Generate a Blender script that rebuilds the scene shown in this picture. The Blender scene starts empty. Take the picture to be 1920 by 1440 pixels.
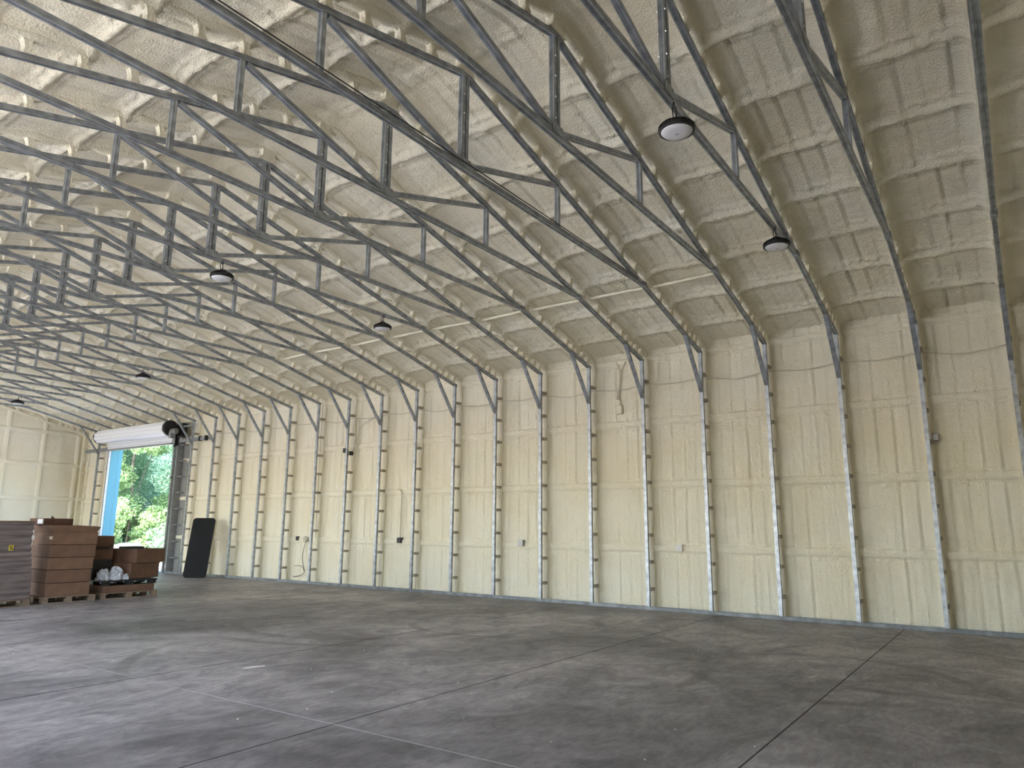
import bpy, math, random
import numpy as np
from mathutils import Vector, Matrix
PI = math.pi
scene = bpy.context.scene
COL = scene.collection
random.seed(7)

# ------------------------------------------------------------------ camera
CAMZ = 1.521
yaw, pitch, roll, FPX = .9610, .1962, .0069, 1347.18
fwd = Vector((math.sin(yaw)*math.cos(pitch), math.cos(yaw)*math.cos(pitch), math.sin(pitch)))
r0 = Vector((math.cos(yaw), -math.sin(yaw), 0)); u0 = r0.cross(fwd)
right = math.cos(roll)*r0 + math.sin(roll)*u0
up = -math.sin(roll)*r0 + math.cos(roll)*u0
cd = bpy.data.cameras.new('camera'); cam = bpy.data.objects.new('camera', cd); COL.objects.link(cam)
cd.sensor_fit = 'HORIZONTAL'; cd.sensor_width = 36; cd.lens = 36*FPX/1920; cd.clip_start = .05; cd.clip_end = 300
mw = Matrix((right, up, -fwd)).transposed().to_4x4(); mw.translation = Vector((0, 0, CAMZ)); cam.matrix_world = mw
scene.camera = cam

# ------------------------------------------------------------------ world, sun, exposure
w = bpy.data.worlds.new('sky'); scene.world = w; w.use_nodes = True
nt = w.node_tree; bg = nt.nodes['Background']
sky = nt.nodes.new('ShaderNodeTexSky'); sky.sky_type = 'NISHITA'; sky.sun_disc = False
sky.sun_elevation = math.radians(58); sky.sun_rotation = math.radians(-80)
sky.air_density = 1.0; sky.dust_density = 2.0; sky.ozone_density = 1.0
nt.links.new(sky.outputs[0], bg.inputs[0]); bg.inputs[1].default_value = .45
sl = bpy.data.lights.new('sun', 'SUN'); sl.energy = 9.0; sl.angle = math.radians(1.0); sl.color = (1, .97, .92)
sun = bpy.data.objects.new('sun', sl); COL.objects.link(sun)
sd = Vector((-.52, -.12, 1.0)).normalized()          # towards the sun
sun.rotation_euler = sd.to_track_quat('Z', 'Y').to_euler()
sc = scene
sc.view_settings.view_transform = 'Standard'; sc.view_settings.look = 'None'
sc.view_settings.gamma = 1; sc.view_settings.use_curve_mapping = False
sc.view_settings.exposure = 2.06
sc.cycles.max_bounces = 10; sc.cycles.diffuse_bounces = 8; sc.cycles.glossy_bounces = 3
sc.cycles.transmission_bounces = 3; sc.cycles.use_denoising = True
sc.cycles.caustics_reflective = False; sc.cycles.caustics_refractive = False
sc.cycles.sample_clamp_indirect = 6.0

# ------------------------------------------------------------------ dimensions (metres)
W = 13.127; S = 1.2192; Y0 = 1.093; XR = 5.796; SL = .246
ZE = 4.843; YN = -3.2; YF = 29.40; XL = 2*XR - W
def fy(i): return Y0 + S*i
def zr(x): return ZE + SL*(W-x) if x >= XR else ZE + SL*(x-XL)
CN = 1/math.sqrt(1+SL*SL)
LEFT_OPEN = [(3.4, 8.4), (10.4, 15.8), (18.0, 28.8)]  # unseen openings: near one added for fill, last widened to brighten the far end
for a, b in LEFT_OPEN:
    pl = bpy.data.lights.new('daylight_portal', 'AREA'); pl.shape = 'RECTANGLE'; pl.size = b-a; pl.size_y = 4.2
    pl.cycles.is_portal = True
    po = bpy.data.objects.new('daylight_portal', pl); COL.objects.link(po)
    po.location = (XL-.30, (a+b)/2, 2.1); po.rotation_euler = Vector((-1, 0, 0)).to_track_quat('Z', 'Y').to_euler()
pl = bpy.data.lights.new('daylight_portal', 'AREA'); pl.shape = 'RECTANGLE'; pl.size = 4.2; pl.size_y = 4.2; pl.cycles.is_portal = True
po = bpy.data.objects.new('daylight_portal', pl); COL.objects.link(po)
po.location = (W+.4, 24.87, 2.1); po.rotation_euler = Vector((1, 0, 0)).to_track_quat('Z', 'Y').to_euler()

# ------------------------------------------------------------------ materials
def mat(name, col, rough=.6, metal=0., noise=None, bump=None, spec=.5, stretch=None):
    m = bpy.data.materials.new(name); m.use_nodes = True; t = m.node_tree; b = t.nodes['Principled BSDF']
    b.inputs['Roughness'].default_value = rough; b.inputs['Metallic'].default_value = metal
    b.inputs['Specular IOR Level'].default_value = spec
    tc = t.nodes.new('ShaderNodeTexCoord'); src = tc.outputs['Object']
    if stretch:
        mp = t.nodes.new('ShaderNodeMapping'); mp.inputs['Scale'].default_value = stretch
        t.links.new(src, mp.inputs[0]); src = mp.outputs[0]
    if noise:
        n = t.nodes.new('ShaderNodeTexNoise'); n.inputs['Scale'].default_value = noise[0]; n.inputs['Detail'].default_value = 5
        t.links.new(src, n.inputs['Vector'])
        r = t.nodes.new('ShaderNodeValToRGB'); r.color_ramp.elements[0].position = .35; r.color_ramp.elements[1].position = .65
        r.color_ramp.elements[0].color = tuple(c*(1-noise[1]) for c in col)+(1,)
        r.color_ramp.elements[1].color = tuple(min(1, c*(1+noise[1])) for c in col)+(1,)
        t.links.new(n.outputs['Fac'], r.inputs[0]); t.links.new(r.outputs[0], b.inputs['Base Color'])
    else:
        b.inputs['Base Color'].default_value = tuple(col)+(1,)
    if bump:
        n2 = t.nodes.new('ShaderNodeTexNoise'); n2.inputs['Scale'].default_value = bump[0]; n2.inputs['Detail'].default_value = 4
        t.links.new(src, n2.inputs['Vector'])
        bp = t.nodes.new('ShaderNodeBump'); bp.inputs['Strength'].default_value = bump[1]; bp.inputs['Distance'].default_value = bump[2]
        t.links.new(n2.outputs['Fac'], bp.inputs['Height']); t.links.new(bp.outputs[0], b.inputs['Normal'])
    return m

def foam_material(name, base, tint):
    m = bpy.data.materials.new(name); m.use_nodes = True; t = m.node_tree; b = t.nodes['Principled BSDF']
    b.inputs['Roughness'].default_value = .8; b.inputs['Specular IOR Level'].default_value = .3
    tc = t.nodes.new('ShaderNodeTexCoord')
    n = t.nodes.new('ShaderNodeTexNoise'); n.inputs['Scale'].default_value = .9; n.inputs['Detail'].default_value = 6; n.inputs['Roughness'].default_value = .6
    t.links.new(tc.outputs['Object'], n.inputs['Vector'])
    r = t.nodes.new('ShaderNodeValToRGB'); e = r.color_ramp.elements
    e[0].position = .35; e[0].color = tuple(tint)+(1,); e[1].position = .62; e[1].color = tuple(base)+(1,)
    t.links.new(n.outputs['Fac'], r.inputs[0]); t.links.new(r.outputs[0], b.inputs['Base Color'])
    n2 = t.nodes.new('ShaderNodeTexNoise'); n2.inputs['Scale'].default_value = 38; n2.inputs['Detail'].default_value = 4; n2.inputs['Roughness'].default_value = .6
    t.links.new(tc.outputs['Object'], n2.inputs['Vector'])
    bp = t.nodes.new('ShaderNodeBump'); bp.inputs['Strength'].default_value = .9; bp.inputs['Distance'].default_value = .026
    t.links.new(n2.outputs['Fac'], bp.inputs['Height']); t.links.new(bp.outputs[0], b.inputs['Normal'])
    return m
M = {}
M['foam'] = foam_material('sprayed_foam', (.83, .795, .66), (.81, .75, .58))
M['steel'] = mat('galvanized_steel', (.35, .375, .40), .46, .75, noise=(9, .25), bump=(60, .15, .004), stretch=(1, 1, 1))
M['bolt'] = mat('zinc_bolt', (.7, .7, .68), .3, .9)
M['foamy'] = mat('foam_specked_steel', (.36, .33, .27), .6, .25, noise=(25, .35))
M['black'] = mat('black_powder_coat', (.012, .012, .013), .45)
M['blackplastic'] = mat('black_plastic', (.02, .02, .022), .5, noise=(4, .2))
M['matte'] = mat('black_laminate', (.010, .011, .013), .6, noise=(3, .15), spec=.25)
M['edge'] = mat('pale_edge_band', (.45, .43, .38), .5)
M['card'] = mat('brown_cardboard', (.165, .092, .060), .8, noise=(5, .12))
M['card2'] = mat('tan_cardboard', (.19, .108, .068), .8, noise=(6, .12))
M['carddark'] = mat('dark_cardboard', (.12, .062, .042), .8, noise=(6, .15))
M['tape'] = mat('packing_tape', (.42, .30, .20), .25)
M['wrap'] = mat('stretch_wrapped_cardboard', (.21, .175, .172), .22, noise=(3, .2), bump=(4, .8, .03), stretch=(.6, .6, 5))
M['wood'] = mat('pallet_wood', (.24, .18, .13), .8, noise=(12, .25), stretch=(1, 6, 6))
M['ink'] = mat('black_ink', (.015, .012, .012), .7)
M['yellow'] = mat('yellow_sticker', (.75, .62, .08), .5)
M['paper'] = mat('white_label', (.75, .73, .70), .6)
M['bag'] = mat('crumpled_plastic_bag', (.70, .73, .80), .25, noise=(14, .2), bump=(20, .6, .02))
M['white'] = mat('white_enamel', (.80, .81, .84), .35)
M['lens'] = mat('acrylic_lens', (.62, .62, .65), .25)
M['lensmark'] = mat('lens_centre', (.35, .34, .37), .3)
M['wire'] = mat('foam_dusted_cable', (.55, .51, .42), .6)
M['darkwire'] = mat('black_cable', (.03, .03, .03), .5)
M['outlet'] = mat('grey_outlet_metal', (.30, .30, .29), .45, .6)
M['teal'] = mat('teal_metal_siding', (.035, .20, .26), .45)
M['gravel'] = mat('pale_gravel', (.42, .41, .40), .9, noise=(3, .15))
M['heap'] = mat('pale_grey_heap', (.065, .07, .082), .9, noise=(9, .3), bump=(12, .4, .03))
M['bark'] = mat('tree_bark', (.22, .17, .13), .9, noise=(8, .3))
M['drum'] = M['white']
def leaf_mat(name, c, c2):
    m = bpy.data.materials.new(name); m.use_nodes = True; t = m.node_tree; b = t.nodes['Principled BSDF']
    b.inputs['Roughness'].default_value = .45
    g = t.nodes.new('ShaderNodeNewGeometry'); r = t.nodes.new('ShaderNodeValToRGB')
    r.color_ramp.elements[0].color = c+(1,); r.color_ramp.elements[1].color = c2+(1,)
    t.links.new(g.outputs['Random Per Island'], r.inputs[0]); t.links.new(r.outputs[0], b.inputs['Base Color'])
    tr = t.nodes.new('ShaderNodeBsdfTranslucent'); t.links.new(r.outputs[0], tr.inputs[0])
    mx = t.nodes.new('ShaderNodeMixShader'); mx.inputs[0].default_value = .35
    t.links.new(b.outputs[0], mx.inputs[1]); t.links.new(tr.outputs[0], mx.inputs[2])
    t.links.new(mx.outputs[0], t.nodes['Material Output'].inputs[0])
    return m
M['leafA'] = leaf_mat('leaf_mid_green', (.17, .30, .18), (.36, .53, .35))
M['leafB'] = leaf_mat('leaf_yellow_green', (.25, .37, .15), (.50, .64, .34))
M['leafC'] = leaf_mat('leaf_blue_green', (.14, .29, .20), (.31, .49, .39))

def floor_material():
    m = bpy.data.materials.new('polished_concrete'); m.use_nodes = True; t = m.node_tree; b = t.nodes['Principled BSDF']
    tc = t.nodes.new('ShaderNodeTexCoord'); L = t.links.new
    def noise(scale, detail=6, rough=.6, st=(1, 1, 1), dist=0):
        mp = t.nodes.new('ShaderNodeMapping'); mp.inputs['Scale'].default_value = st; L(tc.outputs['Object'], mp.inputs[0])
        n = t.nodes.new('ShaderNodeTexNoise'); n.inputs['Scale'].default_value = scale; n.inputs['Detail'].default_value = detail
        n.inputs['Roughness'].default_value = rough; n.inputs['Distortion'].default_value = dist
        L(mp.outputs[0], n.inputs['Vector']); return n.outputs['Fac']
    def ramp(src, stops):
        r = t.nodes.new('ShaderNodeValToRGB'); e = r.color_ramp.elements
        e[0].position, e[0].color = stops[0][0], stops[0][1]+(1,); e[1].position, e[1].color = stops[-1][0], stops[-1][1]+(1,)
        for p, c in stops[1:-1]: k = e.new(p); k.color = c+(1,)
        L(src, r.inputs[0]); return r.outputs[0]
    def mix(a, bb, f, mode='MULTIPLY'):
        x = t.nodes.new('ShaderNodeMix'); x.data_type = 'RGBA'; x.blend_type = mode
        if isinstance(f, float): x.inputs[0].default_value = f
        else: L(f, x.inputs[0])
        L(a, x.inputs[6]); L(bb, x.inputs[7]); return x.outputs[2]
    big = ramp(noise(.33, 7, .62, (1, 1, 1), .6), [(.36, (.13, .126, .138)), (.5, (.25, .242, .255)), (.64, (.40, .385, .388))])
    mid = ramp(noise(1.6, 8, .72, (.8, 1.1, 1), 1.6), [(.34, (.52, .52, .55)), (.66, (1.32, 1.29, 1.27))])
    fine = ramp(noise(14, 6, .7, (.5, 1.4, 1)), [(.3, (.66, .66, .68)), (.7, (1.25, 1.25, 1.24))])
    c = mix(mix(big, mid, 1.), fine, 1.)
    # tyre arcs: rings round two centres, broken up with noise
    geo = tc.outputs['Object']
    def arc(cx, cy, rad, wd):
        d = t.nodes.new('ShaderNodeVectorMath'); d.operation = 'DISTANCE'; L(geo, d.inputs[0]); d.inputs[1].default_value = (cx, cy, 0)
        a = t.nodes.new('ShaderNodeMath'); a.operation = 'SUBTRACT'; L(d.outputs['Value'], a.inputs[0]); a.inputs[1].default_value = rad
        ab = t.nodes.new('ShaderNodeMath'); ab.operation = 'ABSOLUTE'; L(a.outputs[0], ab.inputs[0])
        mr = t.nodes.new('ShaderNodeMapRange'); L(ab.outputs[0], mr.inputs[0]); mr.inputs[1].default_value = wd*.5; mr.inputs[2].default_value = wd
        mr.inputs[3].default_value = 1; mr.inputs[4].default_value = 0
        mm = t.nodes.new('ShaderNodeMath'); mm.operation = 'MULTIPLY'; L(mr.outputs[0], mm.inputs[0])
        r = t.nodes.new('ShaderNodeMapRange'); L(noise(.55, 3, .6), r.inputs[0]); r.inputs[1].default_value = .42; r.inputs[2].default_value = .56
        r.inputs[3].default_value = 0; r.inputs[4].default_value = .5; L(r.outputs[0], mm.inputs[1]); return mm.outputs[0]
    dk = t.nodes.new('ShaderNodeRGB'); dk.outputs[0].default_value = (.07, .065, .065, 1)
    for a in ((9.0, 9.0, 2.2, .11), (9.0, 9.0, 2.75, .11), (9.9, 7.0, 1.5, .10), (8.5, 1.9, 1.3, .10), (9.6, 1.2, 1.6, .09), (7.2, 6.3, 3.4, .10)):
        c = mix(c, dk.outputs[0], arc(*a), 'MIX')
    L(c, b.inputs['Base Color'])
    rr = t.nodes.new('ShaderNodeMapRange'); L(noise(2.2, 6, .7), rr.inputs[0]); rr.inputs[3].default_value = .38; rr.inputs[4].default_value = .62
    L(rr.outputs[0], b.inputs['Roughness'])
    bp = t.nodes.new('ShaderNodeBump'); bp.inputs['Strength'].default_value = .12; bp.inputs['Distance'].default_value = .01
    L(noise(22, 4), bp.inputs['Height']); L(bp.outputs[0], b.inputs['Normal'])
    return m
M['floor'] = floor_material()
M['joint'] = mat('saw_cut_joint', (.035, .033, .033), .9)
M['jointpale'] = mat('pale_filled_joint', (.30, .29, .29), .8)

# ------------------------------------------------------------------ mesh helpers
class MB:
    def __init__(s): s.v = []; s.f = []
    def add(s, vs, fs):
        o = len(s.v); s.v += [tuple(v) for v in vs]; s.f += [tuple(i+o for i in f) for f in fs]; return s
    def box(s, lo, hi):
        x0, y0, z0 = lo; x1, y1, z1 = hi
        return s.add([(x0, y0, z0), (x1, y0, z0), (x1, y1, z0), (x0, y1, z0), (x0, y0, z1), (x1, y0, z1), (x1, y1, z1), (x0, y1, z1)],
                     [(0, 3, 2, 1), (4, 5, 6, 7), (0, 1, 5, 4), (1, 2, 6, 5), (2, 3, 7, 6), (3, 0, 4, 7)])
    def sweep(s, prof, p0, p1, upv):
        """extrude a closed profile [(u,v)] from p0 to p1; v runs along upv, u across"""
        p0 = Vector(p0); p1 = Vector(p1); d = (p1-p0).normalized(); u_ = Vector(upv); u_ = (u_-d*u_.dot(d)).normalized(); a = d.cross(u_)
        n = len(prof); vs = [p0+a*u+u_*v for u, v in prof]+[p1+a*u+u_*v for u, v in prof]
        fs = [(i, (i+1) % n, n+(i+1) % n, n+i) for i in range(n)]+[tuple(range(n))[::-1], tuple(range(n, 2*n))]
        return s.add(vs, fs)
    def tube(s, pts, r, n=8, closed=False):
        pts = [Vector(p) for p in pts]; rings = []
        a = None
        for i, p in enumerate(pts):
            q = (pts[(i+1) % len(pts)] if closed or i < len(pts)-1 else p); pr = (pts[i-1] if closed or i > 0 else p)
            d = (q-pr).normalized()
            if a is None: a = d.orthogonal().normalized()
            a = (a-d*a.dot(d)); a = a.normalized() if a.length > 1e-6 else d.orthogonal().normalized()
            b = d.cross(a); rings.append([p+(a*math.cos(2*PI*k/n)+b*math.sin(2*PI*k/n))*r for k in range(n)])
        o = [v for R in rings for v in R]; fs = []; m = len(rings)
        for i in range(m if closed else m-1):
            for k in range(n):
                j = (i+1) % m; fs.append((i*n+k, i*n+(k+1) % n, j*n+(k+1) % n, j*n+k))
        if not closed: fs += [tuple(range(n))[::-1], tuple(range((m-1)*n, m*n))]
        return s.add(o, fs)
    def lathe(s, prof, c, n=32, axis='Z', cap=True):
        vs = []; fs = []
        for r, h in prof:
            for k in range(n):
                t = 2*PI*k/n; p = (r*math.cos(t), r*math.sin(t), h)
                if axis == 'Y': p = (p[0], p[2], p[1])
                if axis == 'X': p = (p[2], p[0], p[1])
                vs.append((c[0]+p[0], c[1]+p[1], c[2]+p[2]))
        for i in range(len(prof)-1):
            for k in range(n): fs.append((i*n+k, i*n+(k+1) % n, (i+1)*n+(k+1) % n, (i+1)*n+k))
        if cap: fs += [tuple(range(n))[::-1], tuple(range((len(prof)-1)*n, len(prof)*n))]
        return s.add(vs, fs)
    def rot(s, ang, c=(0, 0)):
        ca, sa = math.cos(ang), math.sin(ang)
        s.v = [(c[0]+(x-c[0])*ca-(y-c[1])*sa, c[1]+(x-c[0])*sa+(y-c[1])*ca, z) for x, y, z in s.v]; return s
    def mesh(s, name):
        me = bpy.data.meshes.new(name); me.from_pydata(s.v, [], s.f); me.update(); return me
    def build(s, name, m, parent=None, loc=None, bevel=0, smooth=False):
        me = s.mesh(name)
        if m: me.materials.append(m)
        o = bpy.data.objects.new(name, me); COL.objects.link(o)
        if smooth:
            me.polygons.foreach_set('use_smooth', [True]*len(me.polygons))
        if parent: o.parent = parent
        if loc: o.location = loc
        if bevel:
            b = o.modifiers.new('bevel', 'BEVEL'); b.width = bevel; b.segments = 2; b.limit_method = 'ANGLE'
        return o
def empty(name, loc=(0, 0, 0), rz=0):
    o = bpy.data.objects.new(name, None); COL.objects.link(o); o.location = loc; o.rotation_euler = (0, 0, rz); o.empty_display_size = .2; return o
def tag(o, label, cat, group=None):
    o['label'] = label; o['category'] = cat
    if group: o['group'] = group
    return o
def struct(o): o['kind'] = 'structure'; return o
def kids(o): return [c for c in COL.objects if c.parent == o]
def copy_tree(src, tree, parent=None):
    c = src.copy(); COL.objects.link(c)
    if parent: c.parent = parent
    for ch in tree.get(src.name, []): copy_tree(ch, tree, c)
    return c
def family(root):
    t = {}
    for o in list(COL.objects):
        if o.parent: t.setdefault(o.parent.name, []).append(o)
    return t
def text_mesh(txt, size, name, m, extrude=.001):
    cu = bpy.data.curves.new(name, 'FONT'); cu.body = txt; cu.size = size; cu.extrude = extrude; cu.offset = .004; cu.align_x = 'CENTER'; cu.align_y = 'CENTER'
    tmp = bpy.data.objects.new('tmp_text', cu); COL.objects.link(tmp); bpy.context.view_layer.update(); dg = bpy.context.evaluated_depsgraph_get()
    me = bpy.data.meshes.new_from_object(tmp.evaluated_get(dg)); bpy.data.objects.remove(tmp)
    me.materials.clear(); me.materials.append(m); me.name = name
    o = bpy.data.objects.new(name, me); COL.objects.link(o); return o

# numpy value noise
_rng = np.random.RandomState(5); _tab = _rng.rand(256, 256)
def vn(x, y, sx=0):
    x = x+sx*17.3; y = y+sx*9.1
    xi = np.floor(x).astype(int); yi = np.floor(y).astype(int); fx = x-xi; fy_ = y-yi
    fx = fx*fx*(3-2*fx); fy_ = fy_*fy_*(3-2*fy_)
    g = lambda a, b: _tab[a % 256, b % 256]
    return (g(xi, yi)*(1-fx)+g(xi+1, yi)*fx)*(1-fy_)+(g(xi, yi+1)*(1-fx)+g(xi+1, yi+1)*fx)*fy_ - .5
def fbm(x, y, o=3, s=0): return sum(vn(x*2**k, y*2**k, s+k)/2**k for k in range(o))
def sstep(a, b, x): t = np.clip((x-a)/(b-a), 0, 1); return t*t*(3-2*t)

def grid_object(name, P, m, keep=None, smooth=True, parent=None):
    """P: array (nu, nv, 3); keep: optional (nu-1, nv-1) mask"""
    nu, nv = P.shape[:2]; idx = np.arange(nu*nv).reshape(nu, nv)
    q = np.stack([idx[:-1, :-1], idx[1:, :-1], idx[1:, 1:], idx[:-1, 1:]], -1).reshape(-1, 4)
    if keep is not None: q = q[keep.reshape(-1)]
    me = bpy.data.meshes.new(name); me.vertices.add(nu*nv); me.vertices.foreach_set('co', P.reshape(-1).astype(np.float32))
    me.loops.add(q.size); me.loops.foreach_set('vertex_index', q.reshape(-1).astype(np.int32))
    me.polygons.add(len(q)); me.polygons.foreach_set('loop_start', (np.arange(len(q))*4).astype(np.int32))
    me.polygons.foreach_set('loop_total', np.full(len(q), 4, np.int32))
    me.update(calc_edges=True); me.validate()
    if smooth: me.polygons.foreach_set('use_smooth', np.ones(len(q), bool))
    me.materials.append(m); o = bpy.data.objects.new(name, me); COL.objects.link(o)
    if parent: o.parent = parent
    return o

# ------------------------------------------------------------------ floor and ground
f = MB(); f.box((XL-.3, YN, -.20), (W+.34, YF+.1, 0)); floor = struct(f.build('floor', M['floor']))
g = MB(); g.box((-60, -40, -.30), (90, 120, -.201)); ground = struct(g.build('ground', M['gravel'])); ground.name = 'floor_outside'
j = MB()
for y in (-1.2, 1.67, 4.57, 7.5, 13.4, 19.3, 25.2): j.box((XL, y-.006, .0002), (W+.05, y+.006, .0012))
struct(j.build('trim_1', M['joint']))
j = MB()
for x in (4.15, 9.59): j.box((x-.006, YN, .0002), (x+.006, YF, .0014))
struct(j.build('trim_2', M['jointpale']))
# scraps and chips on the slab
def chips():
    rnd = random.Random(3); b = MB()
    for k in range(90):
        x = rnd.uniform(2.5, 12.5); y = rnd.uniform(1.3, 15); s_ = rnd.uniform(.004, .013)
        b.add([(x-s_, y, .001), (x, y-s_*.8, .001), (x+s_, y, .001), (x, y+s_, .001), (x, y, .001+s_*.7)], [(0, 1, 4), (1, 2, 4), (2, 3, 4), (3, 0, 4), (3, 2, 1, 0)])
    o = b.build('foam_crumbs', M['paper']); o['kind'] = 'stuff'; tag(o, 'tiny pale foam crumbs scattered over the concrete floor', 'debris')
chips()
tag(MB().add([(5.05, 7.05, .001), (5.3, 6.98, .001), (5.33, 7.03, .001), (5.12, 7.1, .001), (5.2, 7.04, .012)], [(0, 1, 4), (1, 2, 4), (2, 3, 4), (3, 0, 4), (3, 2, 1, 0)]).build('foam_scrap', M['paper']),
    'small white scrap lying on the open floor left of centre', 'scrap')
tag(MB().add([(8.28, 1.98, .001), (8.42, 1.93, .001), (8.43, 1.95, .001), (8.29, 2.0, .001), (8.35, 1.965, .008)], [(0, 1, 4), (1, 2, 4), (2, 3, 4), (3, 0, 4), (3, 2, 1, 0)]).build('foam_scrap', M['paper']),
    'thin white sliver lying near the right-hand floor joint', 'scrap')

# ------------------------------------------------------------------ foam surfaces
GIRT = (1.13, 2.36, 3.61)
def bay(y):
    t = np.mod(y-Y0, S); return np.minimum(t, S-t), np.floor((y-Y0)/S), t
def creases(t, k, z, sp=.235, seed=0, wob=.010):
    """long creases over the ribs of the cladding: t across the bay"""
    h = np.zeros_like(t)
    for n in range(1, 5):
        c = n*S/5 + vn(k*3.7+n*5.1, k*1.3, seed)*.05 + vn(z*1.3+n*3, k*2.1, seed+1)*wob*2
        a = .95+1.2*vn(z*.8+n*7, k*1.7+n, seed+2)
        d = t-c
        h += a*(-.024*np.exp(-(d/.014)**2)+.012*np.exp(-((d-.035)/.02)**2))
    return h
def wall_relief(y, z):
    d, k, t = bay(y)
    h = creases(t, k, z) + .018*fbm(y*9, z*1.3, 3, 1) + .013*fbm(y*22, z*4, 2, 4) + .020*vn(y*2.5, z*1.6, 6)
    rough = np.zeros_like(z)
    for zg in GIRT: rough = np.maximum(rough, np.exp(-((z-zg+.10)/.05)**2)+.7*np.exp(-((z-zg-.10)/.05)**2))
    rough = np.maximum(rough, np.exp(-((z-.12)/.12)**2)*.7)
    h += rough*(.032*vn(y*24, z*24, 2)+.018*vn(y*46, z*40, 3))
    for zg in GIRT:
        b = sstep(.078, .055, np.abs(z-zg)); h = h*(1-b)+b*(.034+.002*vn(y*6, z*20, 8))
        h -= .024*np.exp(-((np.abs(z-zg)-.088)/.012)**2)
    h -= .02*np.exp(-((z-4.84)/.015)**2); b = sstep(.0, .02, z-4.86)*sstep(.0, .02, 4.985-z); h = h*(1-b)+b*.042
    h += sstep(4.98, 5.12, z)*.07
    h += .075*np.exp(-(d/.055)**2)
    return h
def wall_right():
    ys = np.arange(YN, YF+.05, .026); zs = np.arange(0.03, 5.16, .026)
    ys = np.sort(np.append(ys, [22.80, 27.02])); zs = np.sort(np.append(zs, [4.22]))
    Yg, Zg = np.meshgrid(ys, zs, indexing='ij'); h = wall_relief(Yg, Zg)
    P = np.stack([W+.29-h, Yg, Zg], -1)
    yc = (ys[:-1]+ys[1:])/2; zc = (zs[:-1]+zs[1:])/2
    keep = ~((yc[:, None] > 22.80) & (yc[:, None] < 27.02) & (zc[None, :] < 4.22))
    return struct(grid_object('wall_right', P, M['foam'], keep))
wall_right()
# outer metal skin of the right wall, with the doorway cut out
b = MB(); x0, x1 = W+.40, W+.43
b.box((x0, YN, 0), (x1, 22.78, 5.2)); b.box((x0, 27.04, 0), (x1, YF+.2, 5.2)); b.box((x0, 22.78, 4.24), (x1, 27.04, 5.2))
struct(b.build('wall_right_skin', M['teal']))

def ceiling():
    xs_off = np.arange(0, W-XR+.36, .03); ys = np.arange(YN, YF+.05, .032)
    for side in (1, -1):
        X, Yg = np.meshgrid(xs_off, ys, indexing='ij')
        d, k, t = bay(Yg)
        h = creases(t, k, X*.8+side*40, seed=9)*1.2 + .019*fbm(Yg*6, X*2.0+side*31, 3, 11) + .012*vn(X*5, Yg*5, 12+side) + .012*fbm(X*16, Yg*16, 2, 13)
        kk = np.arange(1, 9)*.962+.08
        dd = np.min(np.abs(X[..., None]-kk), -1) + .012*vn(Yg*3, X*2, 15+side)
        near = np.exp(-((dd-.09)/.05)**2)
        h += near*(.048*vn(X*20, Yg*20, 16)+.026*vn(X*38, Yg*38, 17))
        bnd = sstep(.085, .045, dd); h = h*(1-bnd)+bnd*(.062+.020*vn(Yg*7, X*9, 18)+.030*vn(X*17, Yg*17, 19)+.014*np.cos(dd/.045*PI))
        h += .030*np.exp(-((dd-.11)/.04)**2)
        h += .085*np.exp(-(d/.06)**2) + .03*np.exp(-(d/.16)**2)
        h += .05*np.exp(-(X/.12)**2)                 # ridge fillet
        off = .31-h
        P = np.stack([XR+side*X - (-side)*off*SL*0, Yg, ZE+SL*(W-XR-X)+off/CN], -1)
        yield P
Pr, Pl = list(ceiling())
P = np.concatenate([Pl[::-1], Pr[1:]], 0)
struct(grid_object('ceiling', P, M['foam']))
b = MB()
for sg in (1, -1):
    xa, xb = XR, XR+sg*(W-XR+.5); za, zb = ZE+SL*(W-XR)+.42, ZE-SL*.5+.42
    b.add([(xa, YN-.1, za), (xb, YN-.1, zb), (xb, YF+.3, zb), (xa, YF+.3, za), (xa, YN-.1, za+.03), (xb, YN-.1, zb+.03), (xb, YF+.3, zb+.03), (xa, YF+.3, za+.03)],
          [(0, 3, 2, 1), (4, 5, 6, 7), (0, 1, 5, 4), (1, 2, 6, 5), (2, 3, 7, 6), (3, 0, 4, 7)])
struct(b.build('ceiling_skin', M['teal']))

# far gable wall: studs, rails and pillows of foam
def wall_far():
    xs = np.arange(XL-.3, W+.32, .03); zs = np.arange(.03, 7.1, .03)
    X, Z = np.meshgrid(xs, zs, indexing='ij')
    top = np.where(X >= XR, ZE+SL*(W-X), ZE+SL*(X-XL))+.34
    Z = np.minimum(Z, top)
    h = .014*fbm(X*6, Z*1.6, 3, 21)+.008*fbm(X*16, Z*9, 2, 22)+.014*vn(X*1.7, Z*1.3, 23)
    studs = np.array([W-1.21*n-.08 for n in range(0, 13)]); ds = np.min(np.abs(X[..., None]-studs), -1)+.008*vn(Z*2, X*.5, 24)
    rails = np.array([1.13, 2.43, 3.68, 4.86]); dr = np.min(np.abs(Z[..., None]-rails), -1)+.008*vn(X*2, Z*.5, 25)
    r = np.maximum(np.exp(-((ds-.10)/.05)**2), np.exp(-((dr-.10)/.05)**2)); h += r*.02*vn(X*22, Z*22, 26)
    for dd, a in ((ds, .055), (dr, .045)):
        q = sstep(.085, .05, dd); h = h*(1-q)+q*a; h -= .010*np.exp(-((dd-.10)/.012)**2)
    P = np.stack([X, YF-h, Z], -1)
    keep = ((Z[1:, 1:]-Z[1:, :-1]) > 1e-4) | ((Z[:-1, 1:]-Z[:-1, :-1]) > 1e-4)
    return struct(grid_object('wall_far', P[:, :], M['foam'], keep))
wall_far()
b = MB(); b.box((XL-.4, YF+.05, 0), (W+.4, YF+.1, 5)); b.add([(XL-.4, YF+.06, 5), (W+.4, YF+.06, 5), (XR, YF+.06, 7.1)], [(0, 1, 2)])
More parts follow.
